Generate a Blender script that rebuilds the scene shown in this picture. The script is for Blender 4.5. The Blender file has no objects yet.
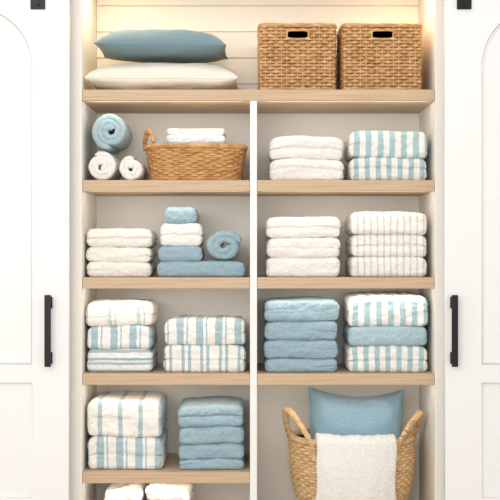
import bpy, math, random
from mathutils import Vector, noise, Matrix
random.seed(4)
S=0.0045; D=5.2; CZ=1.26
def X(px,y=0.0): return (px-250)*S*(D+y)/D
def Z(py,y=0.0): return CZ+(250-py)*S*(D+y)/D
sc=bpy.context.scene
col=sc.collection
def lin(c):
    c=c/255.0
    return c/12.92 if c<=0.04045 else ((c+0.055)/1.055)**2.4
def rgb(r,g,b): return (lin(r),lin(g),lin(b),1)

# ---------------- materials ----------------
def base_mat(name):
    m=bpy.data.materials.new(name); m.use_nodes=True
    nt=m.node_tree; b=nt.nodes['Principled BSDF']
    return m,nt,b
def N(nt,t,**k):
    n=nt.nodes.new(t)
    for a,v in k.items(): setattr(n,a,v)
    return n
def mathn(nt,op,a,b=None):
    n=N(nt,'ShaderNodeMath',operation=op)
    for i,v in enumerate((a,b)):
        if v is None: continue
        if isinstance(v,(int,float)): n.inputs[i].default_value=v
        else: nt.links.new(v,n.inputs[i])
    return n.outputs[0]
def noise_node(nt,vec,scale,detail=3,rough=.6):
    n=N(nt,'ShaderNodeTexNoise'); n.inputs['Scale'].default_value=scale
    n.inputs['Detail'].default_value=detail; n.inputs['Roughness'].default_value=rough
    nt.links.new(vec,n.inputs['Vector']); return n.outputs['Fac']
def mix(nt,fac,a,b,mode='MIX'):
    n=N(nt,'ShaderNodeMix',data_type='RGBA',blend_type=mode)
    if isinstance(fac,(int,float)): n.inputs[0].default_value=fac
    else: nt.links.new(fac,n.inputs[0])
    for i,v in ((6,a),(7,b)):
        if isinstance(v,tuple): n.inputs[i].default_value=v
        else: nt.links.new(v,n.inputs[i])
    return n.outputs[2]
def bump(nt,b,h,strength,dist):
    n=N(nt,'ShaderNodeBump'); n.inputs['Strength'].default_value=strength; n.inputs['Distance'].default_value=dist
    nt.links.new(h,n.inputs['Height']); nt.links.new(n.outputs[0],b.inputs['Normal'])

def fabric(name,c,stripe=None,scol=None,axis='X',period=.05,phase=0,bs=120,strength=.8,dist=.006,var=.11):
    m,nt,b=base_mat(name)
    tc=N(nt,'ShaderNodeTexCoord'); v=tc.outputs['Object']
    colr=c
    if stripe:
        sep=N(nt,'ShaderNodeSeparateXYZ'); nt.links.new(v,sep.inputs[0])
        wob=mathn(nt,'MULTIPLY',mathn(nt,'SUBTRACT',noise_node(nt,v,14,1),.5),.010)
        wob2=mathn(nt,'MULTIPLY',mathn(nt,'SUBTRACT',noise_node(nt,v,220,1),.5),.005)
        x=mathn(nt,'ADD',mathn(nt,'ADD',sep.outputs[axis],wob),wob2)
        f=mathn(nt,'FRACT',mathn(nt,'DIVIDE',mathn(nt,'ADD',x,phase+10*period),period))
        acc=None
        for (s,e) in stripe:
            g=mathn(nt,'MULTIPLY',mathn(nt,'GREATER_THAN',f,s),mathn(nt,'LESS_THAN',f,e))
            acc=g if acc is None else mathn(nt,'MAXIMUM',acc,g)
        colr=mix(nt,acc,c,scol)
    nz=noise_node(nt,v,150,2,.7)
    r=N(nt,'ShaderNodeMapRange'); r.inputs[1].default_value=.35; r.inputs[2].default_value=.65
    r.inputs[3].default_value=1-var; r.inputs[4].default_value=1.0+var*.2
    nt.links.new(nz,r.inputs[0])
    vm=N(nt,'ShaderNodeVectorMath',operation='SCALE')
    if isinstance(colr,tuple): vm.inputs[0].default_value=colr[:3]
    else: nt.links.new(colr,vm.inputs[0])
    nt.links.new(r.outputs[0],vm.inputs['Scale'])
    nt.links.new(vm.outputs[0],b.inputs['Base Color'])
    b.inputs['Roughness'].default_value=1; b.inputs['Specular IOR Level'].default_value=.1
    b.inputs['Sheen Weight'].default_value=.2
    h=mathn(nt,'ADD',noise_node(nt,v,bs,3,.7),mathn(nt,'MULTIPLY',noise_node(nt,v,38,2),1.3))
    bump(nt,b,h,strength,dist)
    return m
def plain(name,c,rough=.5,metal=0,nb=None,var=None):
    m,nt,b=base_mat(name)
    b.inputs['Roughness'].default_value=rough; b.inputs['Metallic'].default_value=metal
    tc=N(nt,'ShaderNodeTexCoord')
    n=noise_node(nt,tc.outputs['Object'],nb or 60,3)
    c2=tuple(x*.95 for x in c[:3])+(1,)
    nt.links.new(mix(nt,mathn(nt,'MULTIPLY',n,.5),c,c2),b.inputs['Base Color'])
    bump(nt,b,n,.05,.002)
    return m
def oak(name,c1,c2):
    m,nt,b=base_mat(name)
    tc=N(nt,'ShaderNodeTexCoord'); mp=N(nt,'ShaderNodeMapping'); mp.inputs['Scale'].default_value=(1.5,22,60)
    nt.links.new(tc.outputs['Object'],mp.inputs['Vector'])
    n=noise_node(nt,mp.outputs[0],2.2,6,.65)
    r=N(nt,'ShaderNodeMapRange'); r.inputs[1].default_value=.3; r.inputs[2].default_value=.7; nt.links.new(n,r.inputs[0])
    nt.links.new(mix(nt,r.outputs[0],c1,c2),b.inputs['Base Color'])
    b.inputs['Roughness'].default_value=.55
    bump(nt,b,n,.12,.002); return m
def wicker(name,c1,c2,c3):
    m,nt,b=base_mat(name)
    tc=N(nt,'ShaderNodeTexCoord'); v=tc.outputs['Object']
    mp=N(nt,'ShaderNodeMapping'); mp.inputs['Scale'].default_value=(22,22,85); nt.links.new(v,mp.inputs['Vector'])
    n=noise_node(nt,mp.outputs[0],1,3,.6)
    n2=noise_node(nt,v,260,2)
    r=N(nt,'ShaderNodeValToRGB'); e=r.color_ramp.elements
    e[0].position=.3; e[0].color=c1; e[1].position=.7; e[1].color=c3
    k=e.new(.5); k.color=c2
    nt.links.new(n,r.inputs[0])
    nt.links.new(mix(nt,mathn(nt,'MULTIPLY',n2,.3),r.outputs[0],c1),b.inputs['Base Color'])
    b.inputs['Roughness'].default_value=.6
    bump(nt,b,n2,.5,.002); return m

WHITE=rgb(251,249,245); LBLUE=rgb(180,209,214)
M_wall=plain('closet_wall_paint',rgb(243,240,233),.6)
M_room=plain('room_wall_paint',rgb(240,238,233),.6)
M_door=plain('door_paint',rgb(243,244,244),.38)
M_ship=plain('shiplap_paint',rgb(243,236,223),.5)
M_oak=oak('oak_shelf',rgb(216,191,161),rgb(193,163,131))
M_floor=oak('oak_floor',rgb(220,205,185),rgb(200,182,160))
M_black=plain('black_metal',rgb(38,40,44),.4,.6)
M_wh=fabric('white_terry',WHITE)
M_cream=fabric('cream_terry',rgb(250,247,240))
M_blue=fabric('blue_terry',rgb(178,204,214),var=.18)
M_blue2=fabric('dusty_blue_terry',rgb(164,191,204),var=.18)
M_pil_w=fabric('white_linen',rgb(243,237,224),bs=300,strength=.3,dist=.002,var=.05)
M_pil_b=fabric('slate_linen',rgb(124,150,160),bs=300,strength=.35,dist=.002,var=.1)
M_cus=fabric('blue_linen',rgb(150,184,203),bs=240,strength=.5,dist=.003,var=.2)
M_s1=fabric('wide_stripe_terry',WHITE,[(0.0,.50)],LBLUE,period=.054,phase=.0)
M_s1b=fabric('wide_stripe_terry_b',WHITE,[(0.0,.47)],rgb(180,208,214),period=.050,phase=.012)
M_s2=fabric('thin_stripe_terry',WHITE,[(0,.16),(.34,.50)],rgb(178,202,211),period=.085,phase=.02)
M_s2b=fabric('pair_stripe_terry',WHITE,[(0,.38),(.52,.60)],rgb(178,203,212),period=.088,phase=.04)
M_s3=fabric('cream_rib_terry',WHITE,[(0,.28)],rgb(226,222,212),period=.03,phase=.0)
M_sh=fabric('hem_stripe_terry',WHITE,[(0,.22),(.36,.58)],rgb(178,203,212),axis='Z',period=.055,phase=.02)
M_s5=fabric('soft_stripe_terry',rgb(249,246,240),[(0,.22)],rgb(182,201,209),period=.092,phase=.03)
M_s6=fabric('faint_stripe_terry',rgb(250,247,241),[(0,.14),(.24,.30)],rgb(209,219,222),period=.13,phase=.05)
M_wick=wicker('seagrass',rgb(172,122,70),rgb(214,169,116),rgb(235,199,150))
M_wick2=wicker('rattan',rgb(170,116,64),rgb(216,167,108),rgb(235,193,136))
M_jute=wicker('jute',rgb(192,152,102),rgb(226,192,143),rgb(240,212,168))
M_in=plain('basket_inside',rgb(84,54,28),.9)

# ---------------- mesh helper ----------------
class MB:
    def __init__(s): s.v=[];s.f=[];s.m=[]
    def add(s,v,f,m=0):
        o=len(s.v); s.v+= [tuple(p) for p in v]; s.f+=[tuple(i+o for i in q) for q in f]; s.m+=[m]*len(f)
    def obj(s,name,mats,loc=(0,0,0),smooth=True,parent=None,rot=(0,0,0)):
        me=bpy.data.meshes.new(name); me.from_pydata(s.v,[],s.f)
        for m in mats: me.materials.append(m)
        me.polygons.foreach_set('material_index',s.m)
        me.polygons.foreach_set('use_smooth',[smooth]*len(s.f))
        me.validate(); me.update()
        ob=bpy.data.objects.new(name,me); ob.location=loc; ob.rotation_euler=rot; col.objects.link(ob)
        if parent: ob.parent=parent
        return ob
def boxm(mb,x0,x1,y0,y1,z0,z1,m=0):
    v=[(x,y,z) for x in (x0,x1) for y in (y0,y1) for z in (z0,z1)]
    f=[(0,1,3,2),(4,6,7,5),(0,4,5,1),(2,3,7,6),(0,2,6,4),(1,5,7,3)]
    mb.add(v,f,m)
def box(name,x0,x1,y0,y1,z0,z1,mat,bev=0.0,parent=None):
    mb=MB(); cx,cy,cz=(x0+x1)/2,(y0+y1)/2,(z0+z1)/2
    boxm(mb,x0-cx,x1-cx,y0-cy,y1-cy,z0-cz,z1-cz)
    o=mb.obj(name,[mat],(cx,cy,cz),smooth=False,parent=parent)
    if bev:
        b=o.modifiers.new('b','BEVEL'); b.width=bev; b.segments=3
    return o
def tube(mb,pts,rn,rz,closed=False,sides=6,ref=Vector((0,0,1)),m=0):
    n=len(pts); vs=[];fs=[]
    for i,p in enumerate(pts):
        a=pts[(i-1)%n] if (closed or i>0) else p
        c=pts[(i+1)%n] if (closed or i<n-1) else p
        t=(c-a); 
        if t.length<1e-9: t=Vector((1,0,0))
        t.normalize(); nn=t.cross(ref)
        if nn.length<1e-4: nn=t.cross(Vector((0,1,0.01)))
        nn.normalize(); bb=nn.cross(t)
        for k in range(sides):
            w=2*math.pi*k/sides
            vs.append(p+nn*(rn*math.cos(w))+bb*(rz*math.sin(w)))
    for i in range(n if closed else n-1):
        j=(i+1)%n
        for k in range(sides):
            l=(k+1)%sides
            fs.append((i*sides+k,i*sides+l,j*sides+l,j*sides+k))
    if not closed:
        fs.append(tuple(range(sides))); fs.append(tuple((n-1)*sides+k for k in reversed(range(sides))))
    mb.add(vs,fs,m)
def rope(mb,path,R,r,strands=3,pitch=.04,closed=False,sides=6,m=0):
    n=len(path); L=[0]
    for i in range(1,n): L.append(L[-1]+(path[i]-path[i-1]).length)
    tot=L[-1]+((path[0]-path[-1]).length if closed else 0)
    turns=tot/pitch
    if closed: turns=max(1,round(turns))
    for s in range(strands):
        pts=[]
        for i,p in enumerate(path):
            a=path[(i-1)%n] if (closed or i>0) else p
            c=path[(i+1)%n] if (closed or i<n-1) else p
            t=(c-a).normalized(); ref=Vector((0.13,0.9,0.2)) if not closed else Vector((0,0,1))
            nn=t.cross(ref).normalized(); bb=nn.cross(t)
            w=2*math.pi*(turns*L[i]/tot+s/strands)
            pts.append(p+nn*R*math.cos(w)+bb*R*math.sin(w))
        tube(mb,pts,r,r,closed,sides,m=m)

# ---------------- room ----------------
xl=X(82); xr=X(435); top=2.52
box('wall_back',xl-.1,xr+.1,.5,.56,0,top,M_wall)
box('wall_left',xl-.09,xl,0,.5,0,top,M_wall,.003)
box('wall_right',xr,xr+.09,0,.5,0,top,M_wall,.003)
box('wall_front_left',-2.6,xl-.09,0,.12,0,2.9,M_room)
box('wall_front_right',xr+.09,2.7,0,.12,0,2.9,M_room)
box('wall_header',xl-.09,xr+.09,0,.04,2.46,2.9,M_room)
box('ceiling',xl-.1,xr+.1,.04,.56,top,top+.05,M_wall)
box('floor',-2.6,2.7,-6.5,.56,-.06,0,M_floor)
mb=MB(); z=Z(90)-.03; h=.128
while z<top-.01:
    z1=min(z+h-.003,top-.002)
    a,b2=xl+.002,xr-.002; yb,yf=.4995,.488
    v=[(a,yb,z),(b2,yb,z),(b2,yb,z1),(a,yb,z1),(a,yf,z+.002),(b2,yf,z+.002),(b2,yf,z1-.002),(a,yf,z1-.002)]
    mb.add(v,[(4,5,6,7),(0,1,5,4),(3,7,6,2),(0,4,7,3),(1,2,6,5)])
    z+=h
mb.obj('shiplap_boards',[M_ship],smooth=False)
TH=.05
dv0,dv1=X(250),X(257)
sh={}
tops={1:89.5,2:180,3:277.5,4:374,5:472.5}
for k,py in tops.items():
    sh[k]=Z(py)
box('oak_shelf',xl+.001,xr-.001,.0,.487,sh[1]-TH,sh[1],M_oak,.003)
for k in (2,3,4,5):
    box('oak_shelf',xl+.001,dv0-.001,.004,.498,sh[k]-TH,sh[k],M_oak,.003)
    if k<5: box('oak_shelf',dv1+.001,xr-.001,.004,.498,sh[k]-TH,sh[k],M_oak,.003)
box('closet_divider_panel',dv0,dv1,0,.498,0.0,sh[1]-TH-.0005,M_door,.002)

# ---------------- doors ----------------
def arch_curve(x0,x1,zs,zb,n=40):
    c=(x0+x1)/2; r=(x1-x0)/2
    pts=[(x0,zb),(x1,zb)]
    for i in range(n+1):
        w=math.pi*i/n; pts.append((c+r*math.cos(w),zs+r*math.sin(w)))
    return pts
def door(name,mirror):
    yd=-.10
    o=bpy.data.objects.new(name,None); col.objects.link(o)
    e=68 if not mirror else 250-(446-250)
    off=e-68
    xa,xb=X(-120+off,yd),X(e,yd); i0,i1=X(-86+off,yd),X(33+off if mirror else 33,yd)
    zt=Z(-22,yd); zb=.015
    cu=bpy.data.curves.new('c','CURVE'); cu.dimensions='2D'; cu.fill_mode='BOTH'; cu.extrude=.008; cu.bevel_depth=.005; cu.bevel_resolution=3
    loops=[[(xa,zb),(xb,zb),(xb,zt),(xa,zt)],arch_curve(i0,i1,Z(66,yd),Z(366,yd)),
           [(i0,Z(382,yd)),(i0,.16),(i1,.16),(i1,Z(382,yd))]]
    for L in loops:
        if mirror: L=[(-x,z) for x,z in L]
        sp=cu.splines.new('POLY'); sp.points.add(len(L)-1); sp.use_cyclic_u=True
        for p,(x,z) in zip(sp.points,L): p.co=(x,z,0,1)
    co=bpy.data.objects.new('c',cu); col.objects.link(co)
    bpy.context.view_layer.update()
    me=bpy.data.meshes.new_from_object(co); bpy.data.objects.remove(co)
    me.transform(Matrix.Rotation(math.pi/2,4,'X')); me.transform(Matrix.Translation((0,-.087,0)))
    me.materials.clear(); me.materials.append(M_door)
    f=bpy.data.objects.new('frame',me); col.objects.link(f); f.parent=o
    sgn=-1 if mirror else 1
    s=sorted((sgn*xa,sgn*xb))
    box('slab',s[0]+.004,s[1]-.004,-.080,-.05,zb+.003,zt-.003,M_door,.003,o)
    def mould(pts):
        mb=MB(); tube(mb,[Vector((sgn*x,-.082,z)) for x,z in pts],.006,.006,True,8,ref=Vector((0,1,0)))
        mb.obj('moulding',[M_door],parent=o)
    g=.012
    mould(arch_curve(i0+g,i1-g,Z(66,yd),Z(366,yd)+g))
    hx=X(47.5 if not mirror else 455,yd-.05); 
    hz0,hz1=Z(367,yd-.05),Z(295,yd-.05)
    box('handle_bar',hx-.014,hx+.014,-.152,-.142,hz0,hz1,M_black,.003,o)
    for zz in (hz0+.035,hz1-.035):
        mb=MB(); tube(mb,[Vector((hx,-.144,zz)),Vector((hx,-.1,zz))],.009,.009,sides=14,ref=Vector((0,0,1)))
        mb.obj('handle_post',[M_black],parent=o)
        box('handle_plate',hx-.013,hx+.013,-.106,-.0985,zz-.026,zz+.026,M_black,.002,o)
    for px in ((38,-95) if not mirror else (464,597)):
        cx=X(px,yd)
        box('hanger_strap',cx-.032,cx+.032,-.109,-.1,Z(9.5,yd),Z(-60,yd),M_black,.002,o)
        mb=MB(); tube(mb,[Vector((cx,-.118,Z(4,yd))),Vector((cx,-.108,Z(4,yd)))],.011,.011,sides=6)
        mb.obj('bolt',[M_black],smooth=False,parent=o)
        mb=MB(); tube(mb,[Vector((cx,-.099,Z(-52,yd))),Vector((cx,-.07,Z(-52,yd)))],.04,.04,sides=28)
        mb.obj('wheel',[M_black],parent=o)
door('door_1',False); door('door_2',True)
zr=Z(-52,-.1)-.04
mb=MB(); boxm(mb,-2.0,2.1,-.088,-.078,zr-.05,zr-.001)
for xx in (-1.8,-.9,0,.9,1.9): boxm(mb,xx-.012,xx+.012,-.078,0,zr-.036,zr-.012)
mb.obj('barn_door_rail',[M_black],smooth=False)

# ---------------- towels ----------------
def rbox(a,b,c,r,nx=48,ny=12,nzs=14):
    def samp(h,n):
        rr=min(r,h*.98); e=[0,.08,.2,.38,.6,.82]
        L=[-h+rr*t for t in e]
        m=[-h+rr+(2*h-2*rr)*i/n for i in range(n+1)]
        return L+m+[-t for t in reversed(L)]
    xs=samp(a,nx); ys=samp(b,ny); zs=samp(c,nzs)
    verts={};vl=[];fs=[]
    def vid(p):
        k=(round(p[0],6),round(p[1],6),round(p[2],6))
        if k not in verts: verts[k]=len(vl); vl.append(p)
        return verts[k]
    def grid(A,B,fn,flip):
        for i in range(len(A)-1):
            for j in range(len(B)-1):
                q=[vid(fn(A[i],B[j])),vid(fn(A[i+1],B[j])),vid(fn(A[i+1],B[j+1])),vid(fn(A[i],B[j+1]))]
                fs.append(tuple(q[::-1] if flip else q))
    grid(xs,ys,lambda p,q:(p,q,c),False); grid(xs,ys,lambda p,q:(p,q,-c),True)
    grid(xs,zs,lambda p,q:(p,-b,q),False); grid(xs,zs,lambda p,q:(p,b,q),True)
    grid(ys,zs,lambda p,q:(a,p,q),False); grid(ys,zs,lambda p,q:(-a,p,q),True)
    out=[];P=2.5
    for p in vl:
        rr=[min(r,h*.98) for h in (a,b,c)]
        q=[max(-(h-s),min(h-s,t)) for t,h,s in zip(p,(a,b,c),rr)]
        d=[t-s for t,s in zip(p,q)]
        dn=[t/s for t,s in zip(d,rr)]
        l=sum(abs(t)**P for t in dn)**(1/P)
        k=1/l if l>1e-9 else 0
        out.append([s+t*k for s,t in zip(q,d)])
    return out,fs
def nz(x,y,z): return noise.noise(Vector((x,y,z)))
def add_towel(mb,a,b,z0,h,m,seed,xo=0,yo=0,wob=1.0,folds=2,ov=.0012):
    c=h/2+ov
    v,f=rbox(a,b,c,min(c*.92,.030))
    gs=[]
    for j in range(1,folds):
        gs.append(((j/folds-.5)*h+random.uniform(-.06,.06)*h,random.uniform(.010,.015),-9,9))
    if random.random()<.7:
        sx=random.choice((-1,1)); gs.append((random.uniform(-.22,.22)*h,random.uniform(.004,.007),*( (-9,-.1*a) if sx<0 else (.1*a,9))))
    out=[]
    sd=seed[1]
    for x,y,z in v:
        lz=z
        rimx=max(0,(abs(x)/a-.9)/.1); rimy=max(0,(abs(y)/b-.9)/.1)
        for gi,(g,dp,xa,xb) in enumerate(gs):
            gz=g+.005*nz(x*7,y*5,sd+gi*90)
            k=math.exp(-((lz-gz)/.0042)**2)
            if xa>-5: k*=min(1,max(0,(x-xa)/(.4*a)))
            if xb<5: k*=min(1,max(0,(xb-x)/(.4*a)))
            y-=math.copysign(1,y)*dp*k*rimy*(.8+.5*nz(x*9,0,sd+3))
            x-=math.copysign(1,x)*dp*.8*k*rimx
        lx,ly=x,y
        z+=z0+h/2
        k=min(1,max(0,z)/.04)
        dz=.008*nz(lx*5+seed[0],ly*4,seed[0])+.0035*nz(lx*16,ly*12,sd)
        z+=dz*k*wob
        z-=.10*h*(abs(lx)/a)**6*k*(1 if lz>0 else 0)
        y+=(.008*nz(lx*6,lz*18,sd)+.0045*nz(lx*22,lz*36,sd+3))*wob
        x+=.005*nz(y*7,lz*22,sd+7)*wob
        x+=.0022*nz(lx*75,ly*75,z*75); y+=.0030*nz(lx*75+9,ly*75,z*75); z+=.0022*k*nz(lx*75,ly*75+9,z*75)
        out.append((x+xo,y+yo,max(z,0.0003)))
    mb.add(out,f,m)
def stack(name,p0,p1,ptop,shelf_z,towels,mats,yf=.045,depth=.34,wob=1.0,xc=None,a=None,H=None):
    if xc is None: xc=(X(p0,yf)+X(p1,yf))/2
    if a is None: a=(X(p1,yf)-X(p0,yf))/2+.001
    if H is None: H=Z(ptop,yf+.01)-shelf_z
    tot=sum(t[0] for t in towels); mb=MB(); z=0; s0=random.random()*50
    b=depth/2
    for i,t in enumerate(towels):
        h=H*t[0]/tot; n=t[2]
        dx=(t[3]*S if len(t)>3 else 0); ws=(t[4] if len(t)>4 else 1)
        ja=a*ws-random.uniform(0,.007); jx=random.uniform(-.003,.002)+dx; jy=random.uniform(-.003,.007)
        add_towel(mb,ja,b-random.uniform(0,.004),z,h,t[1],(s0,random.random()*90),jx,jy,wob,n)
        z+=h
    # keep clear of the closet sides and the divider
    xs=[v[0]+xc for v in mb.v]
    lo,hi=((xl,dv0) if xc<dv0 else (dv1,xr))
    if min(xs)<lo+.003: xc+=lo+.003-min(xs)
    if max(xs)+0>hi-.003 and xc>0: xc-=max(0,max(xs)-(hi-.003))
    return mb.obj(name,mats,(xc,yf+b+.006,shelf_z+.0005))
stack('white_towel_stack',270,344,136,sh[2],[(1,0,2),(1,0,2)],[M_wh])
stack('striped_towel_stack',350,429,131,sh[2],[(1,0,2),(1.15,1,1)],[M_s1b,M_s1])
stack('white_towel_stack',84.5,150,229,sh[3],[(.9,0,1),(.9,0,1),(1.1,0,2)],[M_cream])
stack('mixed_towel_stack',156,245,207,sh[3],[(16,0,1),(15,0,1,-21,.50),(23,1,2,-20.5,.485),(16,0,1,-20.5,.38)],[M_blue2,M_wh],wob=.5)
stack('white_towel_stack',266,341,217,sh[3],[(1,0,1),(1,0,2),(1.05,0,2)],[M_wh])
stack('ribbed_towel_stack',351,429,212,sh[3],[(1,0,1),(1.1,0,2),(1.1,0,1)],[M_s3])
stack('striped_towel_stack',84.5,152,302,sh[4],[(1,2,2),(1,1,1),(1.05,0,1)],[M_s6,M_s2b,M_sh])
stack('striped_towel_stack',163,246,319,sh[4],[(1.05,0,2),(1,1,1)],[M_s2,M_s2b])
stack('blue_towel_stack',264,339,300,sh[4],[(.75,0,1),(1,0,1),(1,0,1),(1.1,0,1)],[M_blue2])
stack('striped_towel_stack',348,429,295,sh[4],[(1.1,0,2),(.8,1,1),(1.25,2,1)],[M_s1b,M_blue,M_s1])
stack('striped_towel_stack',86,163,400,sh[5],[(1,1,2),(1.1,0,2)],[M_s5,M_s2b])
stack('blue_towel_stack',178,244,406,sh[5],[(.6,0,1),(.9,0,1),(1,0,1),(1.2,0,2)],[M_blue2])

# rolls
def roll(name,R,turns,L,mat,loc,zs=1.0,start=0.0,cw=1,end_y=0):
    t=R/(turns+.45); mb=MB(); n=int(turns*44); seed=random.random()*40
    hx=t*.5*1.03; sec=[]
    nr=6
    for i in range(nr+1):
        w=-math.pi/2+math.pi*i/nr; sec.append((hx*math.sin(w), -L/2+hx*.8*(1-math.cos(w))))
    for yy in (-.3,0,.3): sec.append((hx,yy*L))
    for i in range(nr+1):
        w=math.pi/2-math.pi*i/nr; sec.append((hx*math.sin(w), L/2-hx*.8*(1-math.cos(w))))
    for yy in (.3,0,-.3): sec.append((-hx,yy*L))
    vs=[];fs=[];ns=len(sec)
    for i in range(n+1):
        u=i/n; ang=start+cw*2*math.pi*turns*u; rc=t*.45+(R-t*.95)*u
        ta=1.0
        if u>.97: ta=max(.15,1-((u-.97)/.03)**2)
        if i==0: ta=.3
        for (dr,y) in sec:
            r=rc+dr*ta+.0026*nz(ang*1.5,y*12,seed)
            yo=-.010*(1-rc/R)*(1 if y<0 else -1)+.005*nz(ang*1.4,seed,u*4)
            x=r*math.cos(ang); z=r*math.sin(ang)*zs
            q=Vector((x,y+yo,z)); q+=Vector((nz(x*80,y*80,z*80),nz(x*80+5,y*80,z*80),nz(x*80,y*80+4,z*80)))*.0028
            vs.append(q)
    for i in range(n):
        for k in range(ns):
            l=(k+1)%ns; fs.append((i*ns+k,i*ns+l,(i+1)*ns+l,(i+1)*ns+k))
    fs.append(tuple(range(ns))); fs.append(tuple(n*ns+k for k in reversed(range(ns))))
    mb.add(vs,fs); zmin=min(v.z for v in vs)
    return mb.obj(name,[mat],(loc[0],loc[1],loc[2]-(zmin if end_y==0 else 0)))
ry=.21
xw1=xl+.0745+.004
roll('rolled_towel',.0725,2.6,.31,M_wh,(xw1,ry,sh[2]+.001),start=-1.7)
xw2=xw1+.0725+.0615+.005
roll('rolled_towel',.0615,2.2,.31,M_wh,(xw2,ry,sh[2]+.001),start=2.6,cw=-1)
roll('rolled_towel',.089,2.7,.31,M_blue,(X(110.0,.05),ry-.005,sh[2]+.2265),start=.4,end_y=1)
zb3=sh[3]+ (Z(207,.055)-sh[3])*16/70+.003
roll('rolled_towel',.094,2.0,.27,M_blue2,(X(224.0,.05),.195,zb3+.004),zs=.80,start=.3,cw=-1)

# ---------------- baskets ----------------
def outline(a,b,p,M):
    K=1600; P=[]
    for i in range(K):
        w=2*math.pi*i/K; c,s=math.cos(w),math.sin(w)
        P.append(Vector((a*math.copysign(abs(c)**(2/p),c),b*math.copysign(abs(s)**(2/p),s),0)))
    L=[0]
    for i in range(K): L.append(L[-1]+(P[(i+1)%K]-P[i]).length)
    out=[];j=0
    for m in range(M):
        t=L[-1]*m/M
        while L[j+1]<t: j+=1
        f=(t-L[j])/max(1e-9,L[j+1]-L[j]); out.append(P[j].lerp(P[(j+1)%K],f))
    nr=[]
    for m in range(M):
        t=out[(m+1)%M]-out[m-1]; nr.append(Vector((t.y,-t.x,0)).normalized())
    return out,nr
def weave(mb,a,b,p,H,rows,stakes,prof,amp,rn,rz,pp=4,skip=None,z0=0.0):
    M=stakes*pp; O,NR=outline(a,b,p,M)
    for r in range(rows):
        t=(r+.5)/rows; s=prof(t); z=z0+H*t
        pts=[]
        for i in range(M):
            off=amp*math.cos(math.pi*i/pp+math.pi*r)
            q=Vector((O[i].x*s,O[i].y*s,z+.0014*nz(i*.13,r*.7,2)))+NR[i]*(off+.0016*nz(i*.3,r*3.1,5))
            pts.append(q)
        if skip:
            ok=[not skip(q) for q in pts]
            if not all(ok):
                st=[i for i in range(M) if ok[i] and not ok[i-1]][0]
                seg=[]
                for k in range(M):
                    i=(st+k)%M
                    if ok[i]: seg.append(pts[i])
                tube(mb,seg,rn,rz,False); continue
        tube(mb,pts,rn,rz,True)
    for k in range(stakes):
        i=k*pp
        path=[Vector((O[i].x*prof(t),O[i].y*prof(t),z0+H*t)) for t in [j/10 for j in range(11)]]
        if skip:
            lo=[q for q in path if not skip(q) and q.z<H*.75]
            if any(skip(q) for q in path): path=lo
        if len(path)>1: tube(mb,path,rn*.9,rn*.9,False,5,ref=Vector((0,1,0.01)))
    return O,NR
def shell(mb,a,b,p,H,prof,d,m,M=64,bottom=True):
    O,NR=outline(a,b,p,M); R=8; vs=[]
    for r in range(R+1):
        s=prof(r/R)
        for i in range(M): vs.append(Vector((O[i].x*s,O[i].y*s,H*r/R))-NR[i]*d)
    fs=[(r*M+i,r*M+(i+1)%M,(r+1)*M+(i+1)%M,(r+1)*M+i) for r in range(R) for i in range(M)]
    if bottom: fs.append(tuple(reversed(range(M))))
    mb.add(vs,fs,m)
def rim_path(a,b,p,M,s,z):
    O,NR=outline(a,b,p,M); return [Vector((q.x*s,q.y*s,z)) for q in O]

def square_basket(name,p0,p1,ptop):
    yf=.05; a=(X(p1,yf)-X(p0,yf))/2-.009; b=.165; H=Z(ptop,yf)-sh[1]-.006; p=12
    xc=(X(p0,yf)+X(p1,yf))/2; mb=MB()
    hx,hz0,hz1=.050,H-.070,H-.030
    skip=lambda q: q.y<-b*.8 and abs(q.x)<hx and hz0<q.z<hz1
    prof=lambda t:.985+.015*t
    weave(mb,a,b,p,H-.012,20,52,prof,.0058,.0046,.0070,4,skip,z0=.008)
    w=.009; A=a-w-.01; B=b-w-.002
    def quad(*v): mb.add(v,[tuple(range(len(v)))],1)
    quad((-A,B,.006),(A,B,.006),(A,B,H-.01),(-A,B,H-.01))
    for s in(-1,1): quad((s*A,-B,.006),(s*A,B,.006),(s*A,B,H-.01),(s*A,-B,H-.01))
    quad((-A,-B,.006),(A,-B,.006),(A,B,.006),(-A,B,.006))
    quad((-A,-B,H-.01),(A,-B,H-.01),(A,B,H-.01),(-A,B,H-.01))  # added dark lid, closes the top so the hand hole stays dark
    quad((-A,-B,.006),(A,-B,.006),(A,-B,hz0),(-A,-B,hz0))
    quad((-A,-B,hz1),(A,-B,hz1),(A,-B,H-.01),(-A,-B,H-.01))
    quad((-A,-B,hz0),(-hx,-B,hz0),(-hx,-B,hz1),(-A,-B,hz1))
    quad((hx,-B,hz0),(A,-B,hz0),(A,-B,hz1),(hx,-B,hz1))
    rope(mb,rim_path(a,b,p,260,1.0,H-.006),.0055,.006,3,.03,True)
    rope(mb,rim_path(a,b,p,260,.985,.0115),.004,.0055,2,.03,True)
    pts=[];cz=(hz0+hz1)/2; hh=(hz1-hz0)/2
    for i in range(72):
        w_=2*math.pi*i/72; c,s=math.cos(w_),math.sin(w_)
        pts.append(Vector((hx*math.copysign(abs(c)**.45,c),-b-.003,cz+hh*math.copysign(abs(s)**.45,s))))
    tube(mb,pts,.005,.005,True,8,ref=Vector((0,1,0)))
    mb.obj(name,[M_wick,M_in],(xc,yf+b+.012,sh[1]+.0005))
square_basket('wicker_storage_basket',258,337.5,22)
square_basket('wicker_storage_basket',341.5,424,22)

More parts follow.
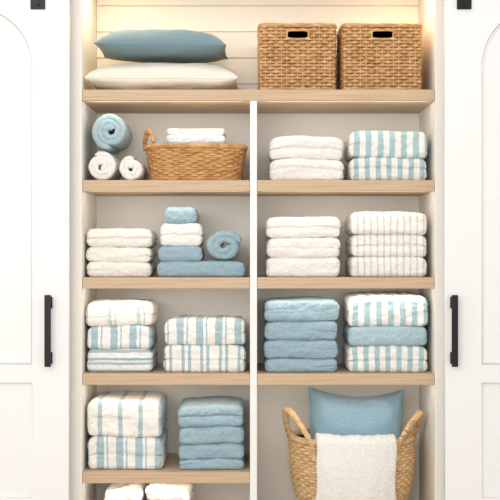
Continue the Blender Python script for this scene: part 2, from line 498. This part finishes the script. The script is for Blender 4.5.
a,b,p,H=.228,.155,3.0,.170; xc,yc=X(194.5,.05),.045+.165
mb=MB(); prof=lambda t:.90+.10*t
weave(mb,a,b,p,H-.02,14,44,prof,.0052,.0044,.0066,4,None,z0=.008)
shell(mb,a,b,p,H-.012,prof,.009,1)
rope(mb,rim_path(a,b,p,260,1.01,H-.010),.006,.0065,3,.035,True)
rope(mb,rim_path(a,b,p,260,.90,.011),.004,.0055,2,.03,True)
hp=[]
for i in range(40):
    u=i/39; w=math.pi*u
    hp.append(Vector((-(a+.014-.060*u**1.3),-.12*u,H-.02+.085*math.sin(w)**.7)))
rope(mb,hp,.006,.0068,3,.03,False)
mb.obj('oval_wicker_basket',[M_wick2,M_in],(xc,yc,sh[2]+.0005))
stack('white_towel_stack',166,227,128,sh[2]+.012,[(2,0,2),(2,0,2),(1,0,1),(.8,0,1)],[M_wh],yf=.095,depth=.22,xc=X(196,.1),a=.138)

# belly basket
a,b,p,H=.288,.218,2.2,.385; xc,yc=X(355,.1),.262
mb=MB()
def prof(t): return .76+.24*math.sin(math.pi*min(1,t*1.05+.02)*.62)**1.0 if t<.75 else (.76+.24*math.sin(math.pi*min(1,.75*1.05+.02)*.62))-(t-.75)*.12
weave(mb,a,b,p,H-.02,26,60,prof,.0060,.0052,.0082,4,None,z0=.008)
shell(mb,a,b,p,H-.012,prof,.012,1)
rope(mb,rim_path(a,b,p,300,prof(1),H-.008),.008,.009,3,.045,True)
for sg in (-1,1):
    hp=[]
    for i in range(60):
        u=i/59; ang=math.radians(170+62*u)
        ca,sa=math.cos(ang),math.sin(ang); s=prof(1)*1.03
        lift=math.sin(math.pi*u)**.7
        x=a*s*math.copysign(abs(ca)**(2/p),ca)-.036*lift; y=b*s*math.copysign(abs(sa)**(2/p),sa)
        hp.append(Vector((x if sg<0 else -x,y,H-.05+(.180 if sg<0 else .165)*lift)))
    rope(mb,hp,.008,.0088,3,.045,False,8)
    for q in (hp[0],hp[-1]):
        tube(mb,[q+Vector((0,0,-.04)),q+Vector((0,0,.01))],.015,.015,False,10,ref=Vector((0,1,0)))
basket_loc=Vector((xc,yc,.0008))
mb.obj('belly_basket',[M_jute,M_in],basket_loc)

# draped towel
mb=MB(); U,V=44,70; vs=[];hw=.180; tk=.016; ca=X(356.5,.04)-xc
def yfront(z,x):
    s=prof(max(0,min(1,z/H))); q=max(0,1-abs(x/(a*s))**p)
    return -b*s*q**(1/p)
def surf(u,v):
    x=ca+hw*u
    yr=yfront(H,x)
    if v<.15:
        k=v/.15; y=yr+.044; z=H-.10*(1-k)
    elif v<.30:
        k=(v-.15)/.15; w=math.pi*k; y=yr+.010+.034*math.cos(w); z=H+.024*math.sin(w)
    else:
        k=(v-.30)/.70; z=H-(H-.025)*k; y=yfront(z,x)-.024
        y-=.004*(1-k)
    r=.006*nz(u*3,v*2,1)+.005*nz(u*8,v*4,4)
    return Vector((x+.010*nz(v*4,u,9),y-abs(r),z+(r*1.0 if v<.3 else 0)))
vs=[surf(-1+2*i/U,j/V) for j in range(V+1) for i in range(U+1)]
fs=[(j*(U+1)+i,j*(U+1)+i+1,(j+1)*(U+1)+i+1,(j+1)*(U+1)+i) for j in range(V) for i in range(U)]
mb.add(vs,fs)
o=mb.obj('draped_towel',[M_wh],basket_loc)
m=o.modifiers.new('s','SOLIDIFY'); m.thickness=tk; m.offset=0
m=o.modifiers.new('ss','SUBSURF'); m.levels=1; m.render_levels=1

# ---------------- pillows ----------------
def pillow(name,a,b,t,mat,loc,rot=(0,0,0),kx=.06,ky=.06,flat=1.0,n=56,ex=.42,seed=1,wr=1.0,piping=True):
    mb=MB(); 
    def pt(u,v,s):
        x=a*u*(1-kx*(1-v*v)); y=b*v*(1-ky*(1-u*u))
        f=max(0,(1-u**4)*(1-v**4))**ex * (1-.25*(abs(u)**2.2+abs(v)**2.2)*.5)
        z=s*t/2*f*(1 if s>0 else flat)
        edge=max(0,max(abs(u),abs(v))-.4)/.6
        z+=(.006*nz(u*2.2+seed,v*2.2,s)+.006*edge*nz(u*7,v*7,seed+s))*f*wr
        z+=.004*wr*nz(u*2+3,v*2,seed+9)*1.0
        return Vector((x,y,z))
    us=[math.sin(math.pi/2*(-1+2*i/n)) for i in range(n+1)]
    for s in (1,-1):
        vs=[pt(u,v,s) for v in us for u in us]
        fs=[(j*(n+1)+i,j*(n+1)+i+1,(j+1)*(n+1)+i+1,(j+1)*(n+1)+i) for j in range(n) for i in range(n)]
        if s<0: fs=[q[::-1] for q in fs]
        mb.add(vs,fs)
    if piping:
        e=[pt(u,-1,1) for u in us]+[pt(1,v,1) for v in us[1:]]+[pt(u,1,1) for u in us[::-1][1:]]+[pt(-1,v,1) for v in us[::-1][1:-1]]
        tube(mb,e,.003,.003,True,6)
    return mb.obj(name,[mat],loc,rot=rot)
wa=(X(238,.1)-X(87,.1))/2
pillow('white_pillow',wa,.20,.175,M_pil_w,(X(162.5,.12),.235,sh[1]+.058),flat=.55,kx=.03,ky=.04,seed=3,ex=.38,wr=1.2)
pillow('blue_pillow',(X(226,.1)-X(96,.1))/2,.19,.180,M_pil_b,(X(161,.1),.23,sh[1]+.212),rot=(0,math.radians(.8),0),flat=.46,kx=.03,ky=.06,seed=8,ex=.5,wr=1.2)
pillow('blue_cushion',.228,.225,.19,M_cus,(X(356.5,.25),yc+.014,.380),rot=(math.radians(76),math.radians(1.5),0),kx=.06,ky=.19,seed=5,ex=.55,wr=2.8)

stack('loose_white_towel',103,143,489,0.0,[(1,0,1),(1.1,0,1),(1.5,0,1)],[M_wh],wob=3.5,depth=.3)
stack('loose_white_towel',145,190,487,0.0,[(1,0,1),(1.1,0,1),(1.5,0,1)],[M_wh],wob=3.5,depth=.3)

# ---------------- light ----------------
w=bpy.data.worlds.new('w'); sc.world=w; w.use_nodes=True
w.node_tree.nodes['Background'].inputs[0].default_value=(1,.985,.96,1); w.node_tree.nodes['Background'].inputs[1].default_value=.87
def area(name,loc,target,sx,sy,power,c):
    l=bpy.data.lights.new(name,'AREA'); l.shape='RECTANGLE'; l.size=sx; l.size_y=sy; l.energy=power; l.color=c
    o=bpy.data.objects.new(name,l); o.location=loc; o.rotation_euler=(Vector(target)-Vector(loc)).to_track_quat('-Z','Y').to_euler(); col.objects.link(o)
area('window_light',(-1.0,-4.8,2.3),(0,0,1.1),3.0,2.2,94,(1,.985,.96))
for s,xx in (('l',xl+.12),('r',xr-.12)):
    area('closet_ceiling_light',(xx,.12,2.505),(xx+(-.08 if s=='l' else .08),.2,1.6),.1,.1,1.4,(1,.66,.34))
LC=(1,.93,.83)
def fill_strip(x0,x1,z,p):  # added fill lights, no real fixtures, to brighten the closet interior
    area('interior_fill_light',((x0+x1)/2,.012,z-.012),((x0+x1)/2,.5,z-.17),(x1-x0)-.06,.012,p,LC)
fill_strip(xl,xr,2.46,1.4)
for k in (1,2,3,4,5):
    fill_strip(xl,dv0,sh[k]-TH,.5)
    if k<5: fill_strip(dv1,xr,sh[k]-TH,.5)
# camera
cd=bpy.data.cameras.new('camera'); cd.sensor_width=36; cd.lens=36*(D/S)/500
co=bpy.data.objects.new('camera',cd); co.location=(0,-D,CZ); co.rotation_euler=(math.pi/2,0,0); col.objects.link(co); sc.camera=co
sc.view_settings.view_transform='Standard'
sc.view_settings.look='None'
